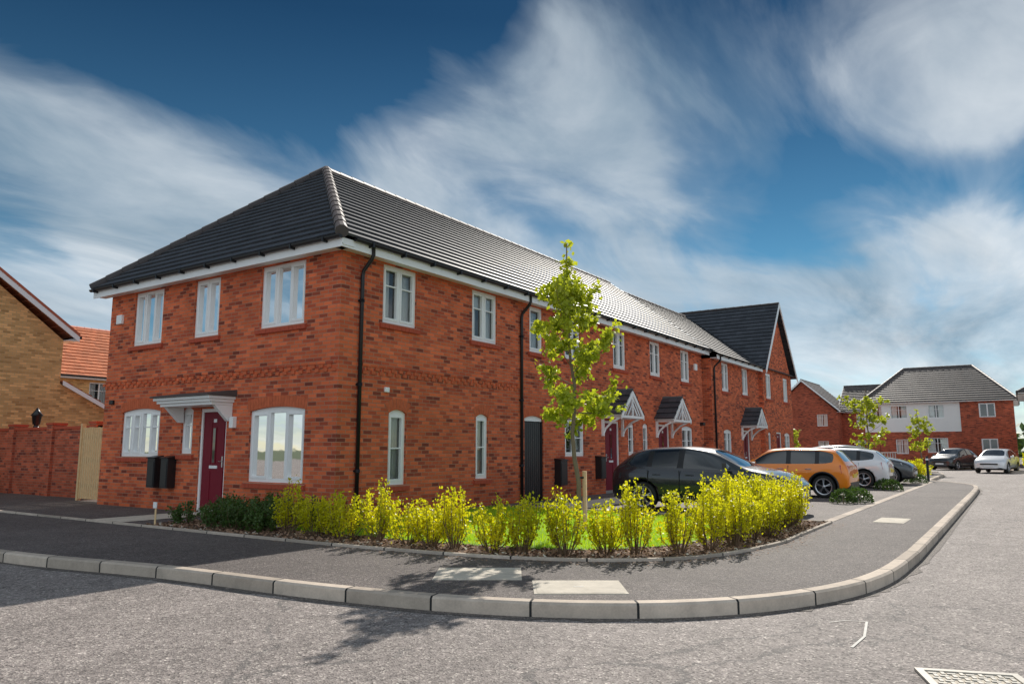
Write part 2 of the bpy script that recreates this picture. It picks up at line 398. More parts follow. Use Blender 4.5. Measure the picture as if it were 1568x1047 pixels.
def frontdoor(mb,F,s0,s1,z1):
    fbox(mb,F,s0,s0+.06,.02,z1,-.12,-.03,'white'); fbox(mb,F,s1-.06,s1,.02,z1,-.12,-.03,'white'); fbox(mb,F,s0+.06,s1-.06,z1-.07,z1,-.12,-.03,'white')
    fbox(mb,F,s0+.06,s1-.06,.08,z1-.07,-.11,-.06,'door'); fbox(mb,F,s0+.06,s1-.06,.0,.08,-.12,-.02,'steel')
    c=(s0+s1)/2
    fbox(mb,F,c-.06,c+.06,1.0,1.75,-.06,-.045,'door'); fbox(mb,F,c-.04,c+.04,1.02,1.73,-.045,-.042,'carglass')
    for (a,b) in ((s0+.13,c-.1),(c+.1,s1-.13)):
        fbox(mb,F,a,b,.25,.85,-.06,-.05,'door'); fbox(mb,F,a,b,1.0,1.85,-.06,-.052,'door')
    fbox(mb,F,c-.13,c+.13,.90,.96,-.06,-.045,'plateW'); fbox(mb,F,c-.05,c+.05,1.85,1.92,-.06,-.05,'plateW')
    mb.tube([F.p(s0+.13,1.05,-.02),F.p(s0+.24,1.05,-.02)],.012,'steel',8); fbox(mb,F,s0+.12,s0+.15,.93,1.15,-.06,-.03,'steel')
def gablecanopy(mb,F,c,hw=.78,zf=2.30,za=3.05,pr=.72):
    for sg in (-1,1):
        e0=F.p(c+sg*hw,zf,pr); e1=F.p(c+sg*hw,zf,0.0); r0=F.p(c,za,pr); r1=F.p(c,za,0.0)
        roof_slope(mb,e0,e1,r0,r1,4,'roof')
        mb.hexa([F.p(c+sg*hw,zf-.14,pr-.04),F.p(c,za-.14,pr-.04),F.p(c,za-.14,pr+.0),F.p(c+sg*hw,zf-.14,pr+.0),
                 F.p(c+sg*hw,zf-.005,pr-.04),F.p(c,za-.005,pr-.04),F.p(c,za-.005,pr+.0),F.p(c+sg*hw,zf-.005,pr+.0)],'white')
        mb.poly([F.p(c+sg*hw,zf-.03,0),F.p(c,za-.03,0),F.p(c,za-.03,pr-.05),F.p(c+sg*hw,zf-.03,pr-.05)],'white')
        mb.tube([F.p(c+sg*.32,zf+.0,pr-.03),F.p(c,zf+.35,pr-.03)],.026,'white',4)
        mb.tube([F.p(c+sg*.5,zf+.0,pr-.03),F.p(c+sg*.0,zf+.55,pr-.032)],.022,'white',4)
        s=c+sg*(hw-.12)
        fbox(mb,F,s-.035,s+.035,zf-.62,zf-.06,.0,.07,'white'); fbox(mb,F,s-.035,s+.035,zf-.10,zf-.03,.07,pr-.06,'white')
        mb.tube([F.p(s,zf-.55,.05),F.p(s,zf-.40,.12),F.p(s,zf-.2,.35),F.p(s,zf-.08,pr-.1)],.035,'white',6)
    fbox(mb,F,c-hw+.06,c+hw-.06,zf-.095,zf-.02,pr-.045,pr-.005,'white')
    fbox(mb,F,c-.03,c+.03,zf-.02,za-.1,pr-.045,pr-.005,'white')
    caps(mb,F.p(c,za+.01,0),F.p(c,za+.01,pr),'hipcap',.05)
def meterbox(F,s0,s1,z0,z1,parent,name='meter_box'):
    mb=MB(['black']); fbox(mb,F,s0,s1,z0,z1,0,.2,'black'); fbox(mb,F,s0+.02,s1-.02,z0+.03,z1-.06,.2,.212,'black')
    mb.hexa([F.p(s0-.02,z1,0),F.p(s1+.02,z1,0),F.p(s1+.02,z1,.23),F.p(s0-.02,z1,.23),F.p(s0-.02,z1+.06,0),F.p(s1+.02,z1+.06,0),F.p(s1+.02,z1+.02,.23),F.p(s0-.02,z1+.02,.23)],'black')
    return mb.obj(name,parent,.008)
# ------------------------------------------------------------------ MAIN TERRACE
H=empty('brick_terraced_house')
FA=FR((0,0,0),(0,1,0),(-1,0,0)); LA=8.05
FB=FR((0,0,0),(1,0,0),(0,-1,0)); LB=19.1
ZE=5.0
gA=[(.86,2.49,.66,2.12),(5.65,7.21,1.13,2.22),(4.40,4.81,1.2,2.2)]
dA=(3.23,4.14,0,2.14)
uA=[(.99,2.32,3.70,4.97),(3.69,4.59,3.70,4.97),(5.81,7.0,3.70,4.97)]
w=MB(['brick'])
wall(w,FA,LA,-.1,ZE,gA+[dA]+uA)
gB=[(1.36,1.87,.60,2.08),(4.22,4.70,.63,2.10),(8.27,9.37,1.10,2.16),(12.25,12.7,1.1,2.14),(13.37,13.8,1.1,2.14),(16.8,17.9,1.1,2.14)]
gate=(6.25,7.15,0,2.14); dB=[(10.65,11.6,0,2.14),(14.65,15.6,0,2.14)]
uB=[(1.12,2.12,3.78,4.97),(4.05,5.05,3.78,4.97),(6.5,7.15,3.78,4.97),(8.3,9.2,3.78,4.97),(11.3,12.2,3.78,4.97),(14.1,15.0,3.78,4.97),(16.9,17.8,3.78,4.97)]
wall(w,FB,LB,-.1,ZE,gB+dB+[gate]+uB)
wall(w,FR((LB,0,0),(0,1,0),(1,0,0)),LA,-.1,ZE,[]); wall(w,FR((0,LA,0),(1,0,0),(0,1,0)),LB,-.1,ZE,[])
w.poly([(LB,-.0,ZE),(LB,LA,ZE),(LB,LA/2,8.2)],'brick')
w.obj('walls',H)
win=MB(['white'])
window(win,FA,*gA[0],3,None,1,arch=True,ck='pinkcurtain'); window(win,FA,*gA[1],4,[.66],1,arch=True); window(win,FA,*gA[2],1,[.66],0,arch=True)
for i,u in enumerate(uA): window(win,FA,*u,[3,2,3][i],None,[3,2,1][i])
for i,u in enumerate(gB): window(win,FB,*u,[1,1,2,1,1,2][i],[.5],[2,2,1,2,1,1][i],arch=True)
for i,u in enumerate(uB): window(win,FB,*u,[2,2,1,2,2,2,2][i],[.66],[2,3,2,1,3,1,2][i])
win.obj('windows',H)
tr=MB(['soldier'])
for u in gA: archhead(tr,FA,u[0],u[1],u[3])
for u in gB+[gate]: archhead(tr,FB,u[0],u[1],u[3])
dentil(tr,FA,0.05,LA,2.72); dentil(tr,FB,0.6,5.95,2.72)
tr.obj('arches_and_string_course',H)
dr=MB(['door']); frontdoor(dr,FA,dA[0],dA[1],2.14)
for d in dB: frontdoor(dr,FB,d[0],d[1],2.14)
dr.obj('front_doors',H)
gt=MB(['black'])
fbox(gt,FB,gate[0],gate[0]+.05,0,2.0,-.12,-.03,'black'); fbox(gt,FB,gate[1]-.05,gate[1],0,2.0,-.12,-.03,'black')
s=gate[0]+.06
while s<gate[1]-.1: fbox(gt,FB,s,s+.085,.03,1.98,-.09,-.05,'black'); s+=.098
fbox(gt,FB,gate[0]+.05,gate[1]-.05,.03,1.98,-.12,-.10,'black')
fbox(gt,FB,gate[0]+.02,gate[1]-.02,2.0,2.14,-.08,-.05,'white')
gt.obj('passage_gate',H)
cn=MB(['white']); a,b=3.05,4.85
for (z0,z1,o,e) in ((2.18,2.24,.50,.0),(2.24,2.30,.56,.04),(2.30,2.36,.62,.08)):
    fbox(cn,FA,a-e,b+e,z0,z1,0,o,'white')
cn.hexa([FA.p(a-.12,2.36,0),FA.p(b+.12,2.36,0),FA.p(b+.12,2.36,.68),FA.p(a-.12,2.36,.68),FA.p(a-.12,2.50,0),FA.p(b+.12,2.50,0),FA.p(b+.12,2.39,.68),FA.p(a-.12,2.39,.68)],'hipcap')
for s in (a+.06,b-.06):
    cn.hexa([FA.p(s-.05,1.86,0),FA.p(s+.05,1.86,0),FA.p(s+.05,1.86,.09),FA.p(s-.05,1.86,.09),FA.p(s-.05,2.18,0),FA.p(s+.05,2.18,0),FA.p(s+.05,2.18,.42),FA.p(s-.05,2.18,.42)],'white')
cn.obj('porch_canopy',H,.006)
gc=MB(['white']); gablecanopy(gc,FB,11.12); gablecanopy(gc,FB,15.12); gc.obj('gabled_porch_canopies',H)
rf=MB(['roof'])
ZR=8.38; zo=ZE+.17; o=.34; ax=3.11; yc=LA/2
roof_slope(rf,(-o,-o,zo),(LB+.1,-o,zo),(ax,yc,ZR),(LB+.1,yc,ZR),18)
roof_slope(rf,(-o,LA+o,zo),(-o,-o,zo),(ax,yc,ZR),(ax,yc,ZR),18)
roof_slope(rf,(LB+.1,LA+o,zo),(-o,LA+o,zo),(LB+.1,yc,ZR),(ax,yc,ZR),18)
caps(rf,(-o-.02,-o-.02,zo+.04),(ax,yc,ZR+.03),'hipcap',.125); caps(rf,(-o,LA+o,zo+.04),(ax,yc,ZR+.03),'hipcap',.12); caps(rf,(ax,yc,ZR+.02),(LB+.1,yc,ZR+.02),'hipcap',.09)
for sg in (0,1):
    y0=-o if sg==0 else LA+o
    rf.hexa([(LB+.1,y0,zo-.1),(LB+.14,y0,zo-.1),(LB+.14,yc,ZR-.1),(LB+.1,yc,ZR-.1),(LB+.1,y0,zo+.05),(LB+.14,y0,zo+.05),(LB+.14,yc,ZR+.06),(LB+.1,yc,ZR+.06)],'white')
rf.obj('tiled_roof',H)
ev=MB(['white'])
eaves(ev,FA,-.32,LA+.32,ZE,.3); eaves(ev,FR((0,0,0),(1,0,0),(0,-1,0)),-.0,LB+.1,ZE,.3); fbox(ev,FB,-.298,0,ZE-.003,ZE+.015,-.0,.298,'white')
fbox(ev,FB,-.296,0,ZE-.044,ZE+.124,.28,.304,'white')
tubepipe(ev,FB,.50,0,ZE); tubepipe(ev,FB,6.06,0,ZE)
ev.obj('eaves_gutters_downpipes',H)
fx=MB(['white'])
fbox(fx,FA,2.9,3.02,1.72,1.95,0,.1,'white'); fbox(fx,FA,7.45,7.68,4.28,4.5,0,.07,'white'); fbox(fx,FB,1.2,1.32,2.40,2.5,0,.05,'white'); fbox(fx,FB,18.2,18.45,4.3,4.55,0,.07,'white')
fbox(fx,FA,7.6,7.75,2.35,2.45,0,.06,'black'); fbox(fx,FB,18.7,18.9,2.2,2.32,0,.14,'black')
fbox(fx,FB,8.0,8.14,2.35,2.45,0,.06,'black')
fx.obj('wall_fittings',H,.01)
meterbox(FA,5.42,5.70,.47,1.10,H); meterbox(FA,4.92,5.18,.47,1.10,H); meterbox(FB,7.7,8.05,.35,1.0,H); meterbox(FB,10.0,10.3,.45,1.05,H)
# ------------------------------------------------------------------ BLOCK C with cross gable
H2=empty('brick_terraced_house')
FC=FR((19.3,-.3,0),(1,0,0),(0,-1,0)); LC=6.5
zc=4.86
w=MB(['brick'])
uC=[(1.3,2.2,3.65,zc-.03),(4.0,4.9,3.65,zc-.03)]; gC=[(1.3,2.3,1.05,2.1)]; dC=(3.85,4.75,0,2.1)
wall(w,FC,LC,-.1,zc,uC+gC+[dC]); wall(w,FR((19.3,-.3,0),(0,1,0),(-1,0,0)),8.3,-.1,zc,[])
FG=FR((25.8,-.5,0),(1,0,0),(0,-1,0)); LG=5.2
uG=[(.5,1.4,3.65,4.85),(3.6,4.5,3.65,4.85)]; gG=[(.5,1.0,1.05,2.1),(3.4,4.5,1.05,2.1)]; dG=(1.9,2.8,0,2.1)
wall(w,FG,LG,-.1,zc,uG+gG+[dG]); wall(w,FR((25.8,-.5,0),(0,1,0),(-1,0,0)),.2,-.1,zc,[]); wall(w,FR((31,-.5,0),(0,1,0),(1,0,0)),8.5,-.1,zc,[]); wall(w,FR((19.3,8,0),(1,0,0),(0,1,0)),11.7,-.1,zc,[])
w.poly([(25.8,-.5,zc),(31,-.5,zc),(28.4,-.5,8.3)],'brick')
w.poly([(31,-.5,zc),(31,8,zc),(31,4,8.1)],'brick')
w.obj('walls',H2)
wn=MB(['white'])
for u in uC: window(wn,FC,*u,2,[.66],1)
for u in gC: window(wn,FC,*u,2,[.66],1,arch=True)
for u in uG: window(wn,FG,*u,2,[.66],2)
for u in gG: window(wn,FG,*u,1 if u[1]-u[0]<.8 else 2,[.66],1,arch=True)
wn.obj('windows',H2)
tr=MB(['soldier'])
for u in gC: archhead(tr,FC,u[0],u[1],u[3])
for u in gG: archhead(tr,FG,u[0],u[1],u[3])
for u in uG: fbox(tr,FG,u[0]-.1,u[1]+.1,u[3],u[3]+.2,0,.006,'soldier')
tr.obj('arches',H2)
dr=MB(['door']); frontdoor(dr,FC,dC[0],dC[1],2.1); frontdoor(dr,FG,dG[0],dG[1],2.1); dr.obj('front_doors',H2)
gc=MB(['white']); gablecanopy(gc,FC,4.3); gc.obj('gabled_porch_canopy',H2)
rf=MB(['roof']); zc2=zc+.15
roof_slope(rf,(19.25,-.62,zc2),(31.2,-.62,zc2),(19.25,4,8.18),(31.2,4,8.18),18)
roof_slope(rf,(31.2,8.3,zc2),(19.25,8.3,zc2),(31.2,4,8.18),(19.25,4,8.18),18)
roof_slope(rf,(25.5,-.75,zc2-.1),(25.5,4.6,zc2-.1),(28.4,-.75,8.45),(28.4,4.6,8.45),18)
roof_slope(rf,(31.3,4.6,zc2-.1),(31.3,-.75,zc2-.1),(28.4,4.6,8.45),(28.4,-.75,8.45),18)
caps(rf,(28.4,-.75,8.46),(28.4,4.6,8.46),'hipcap',.09); caps(rf,(19.25,4,8.2),(28,4,8.2),'hipcap',.09)
for sg,xx in ((0,25.5),(1,31.3)):
    rf.hexa([(xx,-.79,zc2-.25),(28.4,-.79,8.3),(28.4,-.75,8.3),(xx,-.75,zc2-.25),(xx,-.79,zc2-.07),(28.4,-.79,8.49),(28.4,-.75,8.49),(xx,-.75,zc2-.07)],'white')
rf.obj('tiled_roof',H2)
ev=MB(['white']); eaves(ev,FC,-.05,LC-.3,zc,.3); tubepipe(ev,FC,.25,0,zc); ev.obj('eaves_gutters_downpipe',H2)
# ------------------------------------------------------------------ generic distant houses
def house(name,x0,x1,y0,y1,eave,ridge,rtype,wk,rk,wins=(),split=None,base=-.1,hf=.85,extra=None):
    e=empty(name); mb=MB([wk]); wn=MB(['white'])
    faces={'W':FR((x0,y0,0),(0,1,0),(-1,0,0)),'E':FR((x1,y0,0),(0,1,0),(1,0,0)),'S':FR((x0,y0,0),(1,0,0),(0,-1,0)),'N':FR((x0,y1,0),(1,0,0),(0,1,0))}
    Ls={'W':y1-y0,'E':y1-y0,'S':x1-x0,'N':x1-x0}
    for k,F in faces.items():
        ops=[t[1:5] for t in wins if t[0]==k]
        wall(mb,F,Ls[k],base,eave,ops,wk,split)
        for o_ in ops: window(wn,F,*o_,2 if o_[1]-o_[0]>.7 else 1,[.66],2,sill=False,detail=False)
    xc=(x0+x1)/2; yc=(y0+y1)/2; ov=.35; n=16; ez=eave+.1
    X0,X1,Y0,Y1=x0-ov,x1+ov,y0-ov,y1+ov; r=MB([rk]); ck='hipred' if rk=='roofred' else 'hipcap'
    if rtype=='gx':
        roof_slope(r,(X0,Y0,ez),(X1,Y0,ez),(X0,yc,ridge),(X1,yc,ridge),n,rk); roof_slope(r,(X1,Y1,ez),(X0,Y1,ez),(X1,yc,ridge),(X0,yc,ridge),n,rk)
        for xx in (x0,x1): mb.poly([(xx,y0,eave),(xx,y1,eave),(xx,yc,ridge-.15)],split[1] if split else wk)
        caps(r,(X0,yc,ridge),(X1,yc,ridge),ck,.1)
        for xx in (X0-.03,X1):
            for ya in (Y0,Y1): r.hexa([(xx,ya,ez-.16),(xx+.03,ya,ez-.16),(xx+.03,yc,ridge-.16),(xx,yc,ridge-.16),(xx,ya,ez+.03),(xx+.03,ya,ez+.03),(xx+.03,yc,ridge+.03),(xx,yc,ridge+.03)],'white')
    elif rtype=='gy':
        roof_slope(r,(X0,Y0,ez),(X0,Y1,ez),(xc,Y0,ridge),(xc,Y1,ridge),n,rk); roof_slope(r,(X1,Y1,ez),(X1,Y0,ez),(xc,Y1,ridge),(xc,Y0,ridge),n,rk)
        for yy in (y0,y1): mb.poly([(x0,yy,eave),(x1,yy,eave),(xc,yy,ridge-.15)],split[1] if split else wk)
        caps(r,(xc,Y0,ridge),(xc,Y1,ridge),ck,.1)
        for xa in (X0,X1):
            r.hexa([(xa,Y0-.03,ez-.16),(xc,Y0-.03,ridge-.16),(xc,Y0,ridge-.16),(xa,Y0,ez-.16),(xa,Y0-.03,ez+.03),(xc,Y0-.03,ridge+.03),(xc,Y0,ridge+.03),(xa,Y0,ez+.03)],'white')
            r.hexa([(xa,Y0-.05,ez+.03),(xc,Y0-.05,ridge+.03),(xc,Y0+.1,ridge+.03),(xa,Y0+.1,ez+.03),(xa,Y0-.05,ez+.13),(xc,Y0-.05,ridge+.13),(xc,Y0+.1,ridge+.13),(xa,Y0+.1,ez+.13)],ck)
    else:
        hd=min((X1-X0)/2,(Y1-Y0)/2)*hf
        a=(xc,Y0+hd,ridge); b=(xc,Y1-hd,ridge)
        roof_slope(r,(X0,Y0,ez),(X0,Y1,ez),a,b,n,rk); roof_slope(r,(X1,Y1,ez),(X1,Y0,ez),b,a,n,rk)
        roof_slope(r,(X1,Y0,ez),(X0,Y0,ez),a,a,n,rk); roof_slope(r,(X0,Y1,ez),(X1,Y1,ez),b,b,n,rk)
        caps(r,a,b,ck,.1)
        for p,q in (((X0,Y0,ez),a),((X1,Y0,ez),a),((X0,Y1,ez),b),((X1,Y1,ez),b)): caps(r,p,q,ck,.1)
    for k,F in faces.items():
        if (rtype=='gx' and k in 'WE') or (rtype=='gy' and k in 'SN'): continue
        fbox(r,F,-ov,Ls[k]+ov,eave-.03,eave+.1,ov-.03,ov,'white'); fbox(r,F,-ov,Ls[k]+ov,eave-.03,eave-.01,0.002,ov-.03,'white')
        fbox(r,F,-ov,Ls[k]+ov,eave+.06,eave+.15,ov,ov+.09,'black')
    if extra: extra(mb,wn,faces)
    mb.obj('walls',e); wn.obj('windows',e); r.obj('roof',e); return e
def leanto(mb,wn,faces):
    mb.poly([(3.0,16.8,-.1),(4.7,16.8,-.1),(4.7,16.8,2.65),(3.0,16.8,3.5)],'tan')
    mb.poly([(4.7,16.8,-.1),(4.7,21,-.1),(4.7,21,2.65),(4.7,16.8,2.65)],'tan')
    roof_slope(mb,(4.95,16.6,2.6),(4.95,21.2,2.6),(3.0,16.6,3.6),(3.0,21.2,3.6),6,'roofred')
    mb.hexa([(4.95,16.57,2.45),(3.0,16.57,3.45),(3.0,16.6,3.45),(4.95,16.6,2.45),(4.95,16.57,2.6),(3.0,16.57,3.6),(3.0,16.6,3.6),(4.95,16.6,2.6)],'white')
house('buff_brick_house',-4.6,3.0,16.8,27,5.0,8.0,'gy','tan','roofred',[],extra=leanto)
house('buff_brick_house',9.5,24,31,39,5.0,8.3,'gx','tan','roofred',[('S',1.6,2.7,3.6,4.85),('S',4.5,5.6,3.6,4.85),('S',1.6,2.7,.9,2.1)])
def brickpart(mb,wn,faces):
    F=faces['W']; fbox(mb,F,-.03,3.6,-.1,5.06,.0,.03,'brick2')
    F2=FR((F.O.x-.03,F.O.y,0),(0,1,0),(-1,0,0)); 
    for w_ in ((1.2,2.3,3.8,4.9),(1.2,2.3,1.0,2.1)):
        fbox(wn,F2,w_[0],w_[1],w_[2],w_[3],0,.03,'white')
        for a in (w_[0]+.07,(w_[0]+w_[1])/2+.03): fbox(wn,F2,a,a+.42,w_[2]+.07,w_[3]-.07,.03,.035,'carglass')
house('rendered_house',61,70.5,-9.9,.8,5.1,8.4,'hip','brick2','roofbrown',[('W',4.7,5.9,3.8,4.9),('W',7.4,8.7,3.8,4.9),('W',9.3,10.0,3.8,4.9),('W',4.6,6.1,1.0,2.2),('W',7.5,8.4,.9,2.1)],split=(2.7,'render'),hf=.6,extra=brickpart)
house('rendered_house',50,59,-20,-10.6,4.9,7.6,'hip','brick2','roofbrown',[('W',7,8.2,3.6,4.7)],split=(2.6,'render'))
house('brick_house',72,80,5.0,11.6,5.0,8.4,'gx','brick2','roofbrown',[('W',1,2,3.6,4.8),('W',4.4,5.4,3.6,4.8),('W',1,2,1,2.1),('W',4.4,5.4,1,2.1)])
house('brick_house',74,82,1,5.0,5.0,8.0,'gy','brick2','roofbrown',[('W',1.5,2.6,3.6,4.8),('W',1.5,2.6,1,2.2)])
house('brick_house',70,79,14,24,5.0,8.2,'gy','brick2','roofbrown',[('W',2.5,3.6,3.6,4.8),('W',6.5,7.6,3.6,4.8)])
gw=MB(['brick2']); e=empty('brick_garden_wall')
wy0,wy1=9.95,16.75
gw.box(.9,1.12,wy0,wy1,-.1,1.85,'brick2'); gw.box(.86,1.16,wy0,wy1,1.85,1.92,'sill')
y=wy0
while y<wy1: gw.box(.82,1.2,y,y+.35,-.1,1.97,'brick2'); gw.box(.8,1.22,y-.02,y+.37,1.97,2.03,'sill'); y+=2.35
gw.obj('wall',e)
wl=MB(['black']); wl.tube([(1.0,13.7,1.92),(1.0,13.7,2.0),(1.0,13.7,2.02),(1.0,13.7,2.25),(1.0,13.7,2.27),(1.0,13.7,2.42),(1.0,13.7,2.5)],[.08,.06,.10,.13,.17,.06,.02],'black',10); e=empty('wall_top_lantern'); wl.obj('lantern',e)
fg=MB(['slatwood']); e=empty('timber_gate')
y=8.12
while y<9.85:
    fg.box(.45,.475,y,y+.085,.05,1.85+random.uniform(-.01,.01),'slatwood'); y+=.105
for z in (.35,1.0,1.6): fg.box(.475,.52,8.1,9.85,z,z+.09,'slatwood')
fg.box(.42,.52,9.86,9.94,-.05,1.95,'slatwood'); fg.obj('slats',e)
e=empty('brick_boundary_wall'); gw=MB(['brick2']); gw.box(56,56.2,-1,16,-.1,1.5,'brick2')
y=-1
while y<16: gw.box(55.95,56.25,y,y+.4,-.1,1.7,'brick2'); y+=2.6
gw.obj('wall',e)
fe=MB(['steel'])
x=33.0
while x<41: fe.box(x,x+.05,-4.05,-4.0,0,1.1,'steel'); x+=1.0
fe.tube([(33,-4.02,1.1),(41,-4.02,1.1)],.025,'steel',6); fe.tube([(33,-4.02,.6),(41,-4.02,.6)],.02,'steel',6)
e=empty('metal_railing'); fe.obj('rails',e)
# ------------------------------------------------------------------ GROUND
def sheet(name,pts,z,k):
    mb=MB([k]); mb.poly([(x,y,z) for x,y in pts],k); return mb.obj(name)
sheet('ground',[(-900,-900),(900,-900),(900,900),(-900,900)],-.135,'ground')
sheet('road',[(-60,-60),(110,-60),(110,80),(-60,80)],-.12,'road')
def catmull(P,n=8):
    out=[]
    for i in range(len(P)-1):
        p0=Vector(P[max(i-1,0)]);p1=Vector(P[i]);p2=Vector(P[i+1]);p3=Vector(P[min(i+2,len(P)-1)])
        L=(p2-p1).length; 
        if L>6: 
            out.append(p1); continue
        for j in range(n):
            t=j/n
            out.append(.5*((2*p1)+(-p0+p2)*t+(2*p0-5*p1+4*p2-p3)*t*t+(-p0+3*p1-3*p2+p3)*t**3))
    out.append(Vector(P[-1])); return out
def offset(path,d):
    o=[]
    for i,p in enumerate(path):
        t=(path[min(i+1,len(path)-1)]-path[max(i-1,0)]).normalized(); nrm=Vector((-t.y,t.x)); o.append(p+nrm*d)
    return o
def kerb(name,path,w,zb,zt,k,slope=.02):
    a=path; b=offset(path,w*.15); c=offset(path,w); mb=MB([k]); u=0
    for i in range(len(path)-1):
        l=(path[i+1]-path[i]).length; n=max(1,int(l/.915)) if l>1 else 1
        for q in range(n):
            f0=q/n;f1=(q+1)/n
            A0=a[i].lerp(a[i+1],f0);A1=a[i].lerp(a[i+1],f1);B0=b[i].lerp(b[i+1],f0);B1=b[i].lerp(b[i+1],f1);C0=c[i].lerp(c[i+1],f0);C1=c[i].lerp(c[i+1],f1)
            u0=u+l*f0;u1=u+l*f1
            mb.poly([(A0.x,A0.y,zb),(A1.x,A1.y,zb),(A1.x,A1.y,zt-slope),(A0.x,A0.y,zt-slope)],k,[(u0,0),(u1,0),(u1,0),(u0,0)])
            mb.poly([(A0.x,A0.y,zt-slope),(A1.x,A1.y,zt-slope),(B1.x,B1.y,zt),(B0.x,B0.y,zt)],k,[(u0,0),(u1,0),(u1,0),(u0,0)])
            mb.poly([(B0.x,B0.y,zt),(B1.x,B1.y,zt),(C1.x,C1.y,zt),(C0.x,C0.y,zt)],k,[(u0,0),(u1,0),(u1,0),(u0,0)])
            mb.poly([(C0.x,C0.y,zt),(C1.x,C1.y,zt),(C1.x,C1.y,zb),(C0.x,C0.y,zb)],k,[(u0,0),(u1,0),(u1,0),(u0,0)])
        u+=l
    return mb.obj(name)
KP=[(-5.1,60),(-5.12,20),(-5.12,4),(-5.05,.4),(-4.64,-2.2),(-4.46,-4.5),(-4.14,-6.2),(-3.57,-7.4),(-2.79,-8.2),(-1.78,-8.73),(-.59,-9.0),(1.13,-9.08),(3.7,-9.08),(16.9,-9.0),(21.5,-8.9),(23.6,-8.6),(25.2,-7.9),(26.5,-7.2),(28,-6.9),(34,-6.8),(38,-6.5),(40,-5),(40.5,0),(40.6,60)]
kp=catmull(KP)
kerb('kerb',kp,.14,-.14,0.006,'kerb')
inner=offset(kp,.135)
sheet('pavement',[(p.x,p.y) for p in inner],0.0,'pave')
cm=MB(['channel']); 
wd_=[-.05-.07*abs(math.sin(i*.9)+.5*math.sin(i*2.3)) for i in range(len(kp))]
oo=[offset(kp,d_)[i] for i,d_ in enumerate(wd_)]
for i in range(len(kp)-1): cm.poly([(kp[i].x,kp[i].y,-.1165),(oo[i].x,oo[i].y,-.1165),(oo[i+1].x,oo[i+1].y,-.1165),(kp[i+1].x,kp[i+1].y,-.1165)],'channel')
cm.obj('road_channel')
kp2=catmull([(54,60),(54,0),(53.5,-6),(51,-9.2),(47,-9.8),(44,-12),(43.5,-40)])
kerb('kerb',kp2,.14,-.14,0.006,'kerb')
sheet('pavement',[(p.x,p.y) for p in offset(kp2,.135)]+[(95,-40),(95,60)],0.0,'pave')
BP=[(-2.3,9.5),(-2.3,2.3),(-2.28,-1.7),(-2.15,-3.8),(-1.92,-5.2),(-1.4,-6.3),(-.5,-7.05),(1.2,-7.42),(2.6,-7.42),(4.85,-7.40)]
bp=catmull(BP)
kerb('planting_bed_edging',bp,.055,-.02,.035,'edge',.004)
kerb('planting_bed_edging',[Vector((4.85,-7.40)),Vector((4.85,-2.4))],.06,-.02,.04,'edge',.004)
kerb('parking_edging',[Vector((4.9,-7.35)),Vector((25,-7.25))],.16,-.02,.009,'edge',.002)
sheet('parking_bay',[(4.93,-7.18),(25,-7.08),(25,-2.3),(4.93,-2.3)],.004,'bay')
sheet('path',[(4.93,-2.2),(25,-2.2),(25,-1.0),(4.93,-1.0)],.008,'slab')
ib=[p for p in offset(bp,.05) if p.y<2.31]
sheet('planting_bed',[(p.x,p.y) for p in ib]+[(4.85,-.02),(-.02,-.02),(-.02,2.3)],.012,'mulch')
sheet('door_path',[(-2.2,3.15),(-.02,3.15),(-.02,4.2),(-2.2,4.2)],.008,'slab')
LW=[(-1.35,-.4),(-1.3,-3.5),(-1.15,-4.8),(-.8,-5.6),(0.0,-6.2),(1.3,-6.5),(4.3,-6.5),(4.4,-.4)]
sheet('lawn',LW,.02,'lawn')
def inside(x,y,P):
    c=False;j=len(P)-1
    for i in range(len(P)):
        if (P[i][1]>y)!=(P[j][1]>y) and x<(P[j][0]-P[i][0])*(y-P[i][1])/(P[j][1]-P[i][1])+P[i][0]: c=not c
        j=i
    return c
gm=MB(['grassblade']); cnt=0
while cnt<42000:
    x=U(-1.4,4.4);y=U(-6.5,-.4)
    if not inside(x,y,LW): continue
    cnt+=1; h=U(.03,.075);a=U(0,6.28);w_=.0045;dx=math.cos(a)*w_;dy=math.sin(a)*w_;lx=U(-.03,.03);ly=U(-.03,.03)
    gm.poly([(x-dx,y-dy,.018),(x+dx,y+dy,.018),(x+lx,y+ly,.02+h)],'grassblade')
gm.obj('grass')
ch=MB(['chips','slab']); cnt=0
bedpoly=[(p.x,p.y) for p in ib]+[(4.85,-.02),(-.02,-.02),(-.02,2.3)]
while cnt<9000:
    x=U(-2.3,4.85);y=U(-7.5,2.3)
    spill=R()<.06
    if spill:
        q=bp[int(U(8,len(bp)-1))]; x=q.x+random.gauss(-.05,.12); y=q.y+random.gauss(-.08,.12)
    elif not inside(x,y,bedpoly) or inside(x,y,LW): continue
    cnt+=1; a=U(0,6.28);l=U(.01,.035)*(.5 if spill else 1);w_=l*U(.3,.6);z=(.004 if spill else .016)+R()*(.004 if spill else .02)
    ca,sa=math.cos(a),math.sin(a)
    q=[(-l,-w_),(l,-w_),(l,w_),(-l,w_)]
    t1=U(-.015,.015)*(0 if spill else 1);t2=U(-.01,.01)*(0 if spill else 1)
    ch.poly([(x+p[0]*ca-p[1]*sa,y+p[0]*sa+p[1]*ca,z+(t1 if p[0]>0 else -t1)+(t2 if p[1]>0 else -t2)) for p in q],'chips' if R()<.93 else 'slab')
ch.obj('bark_mulch_chips')
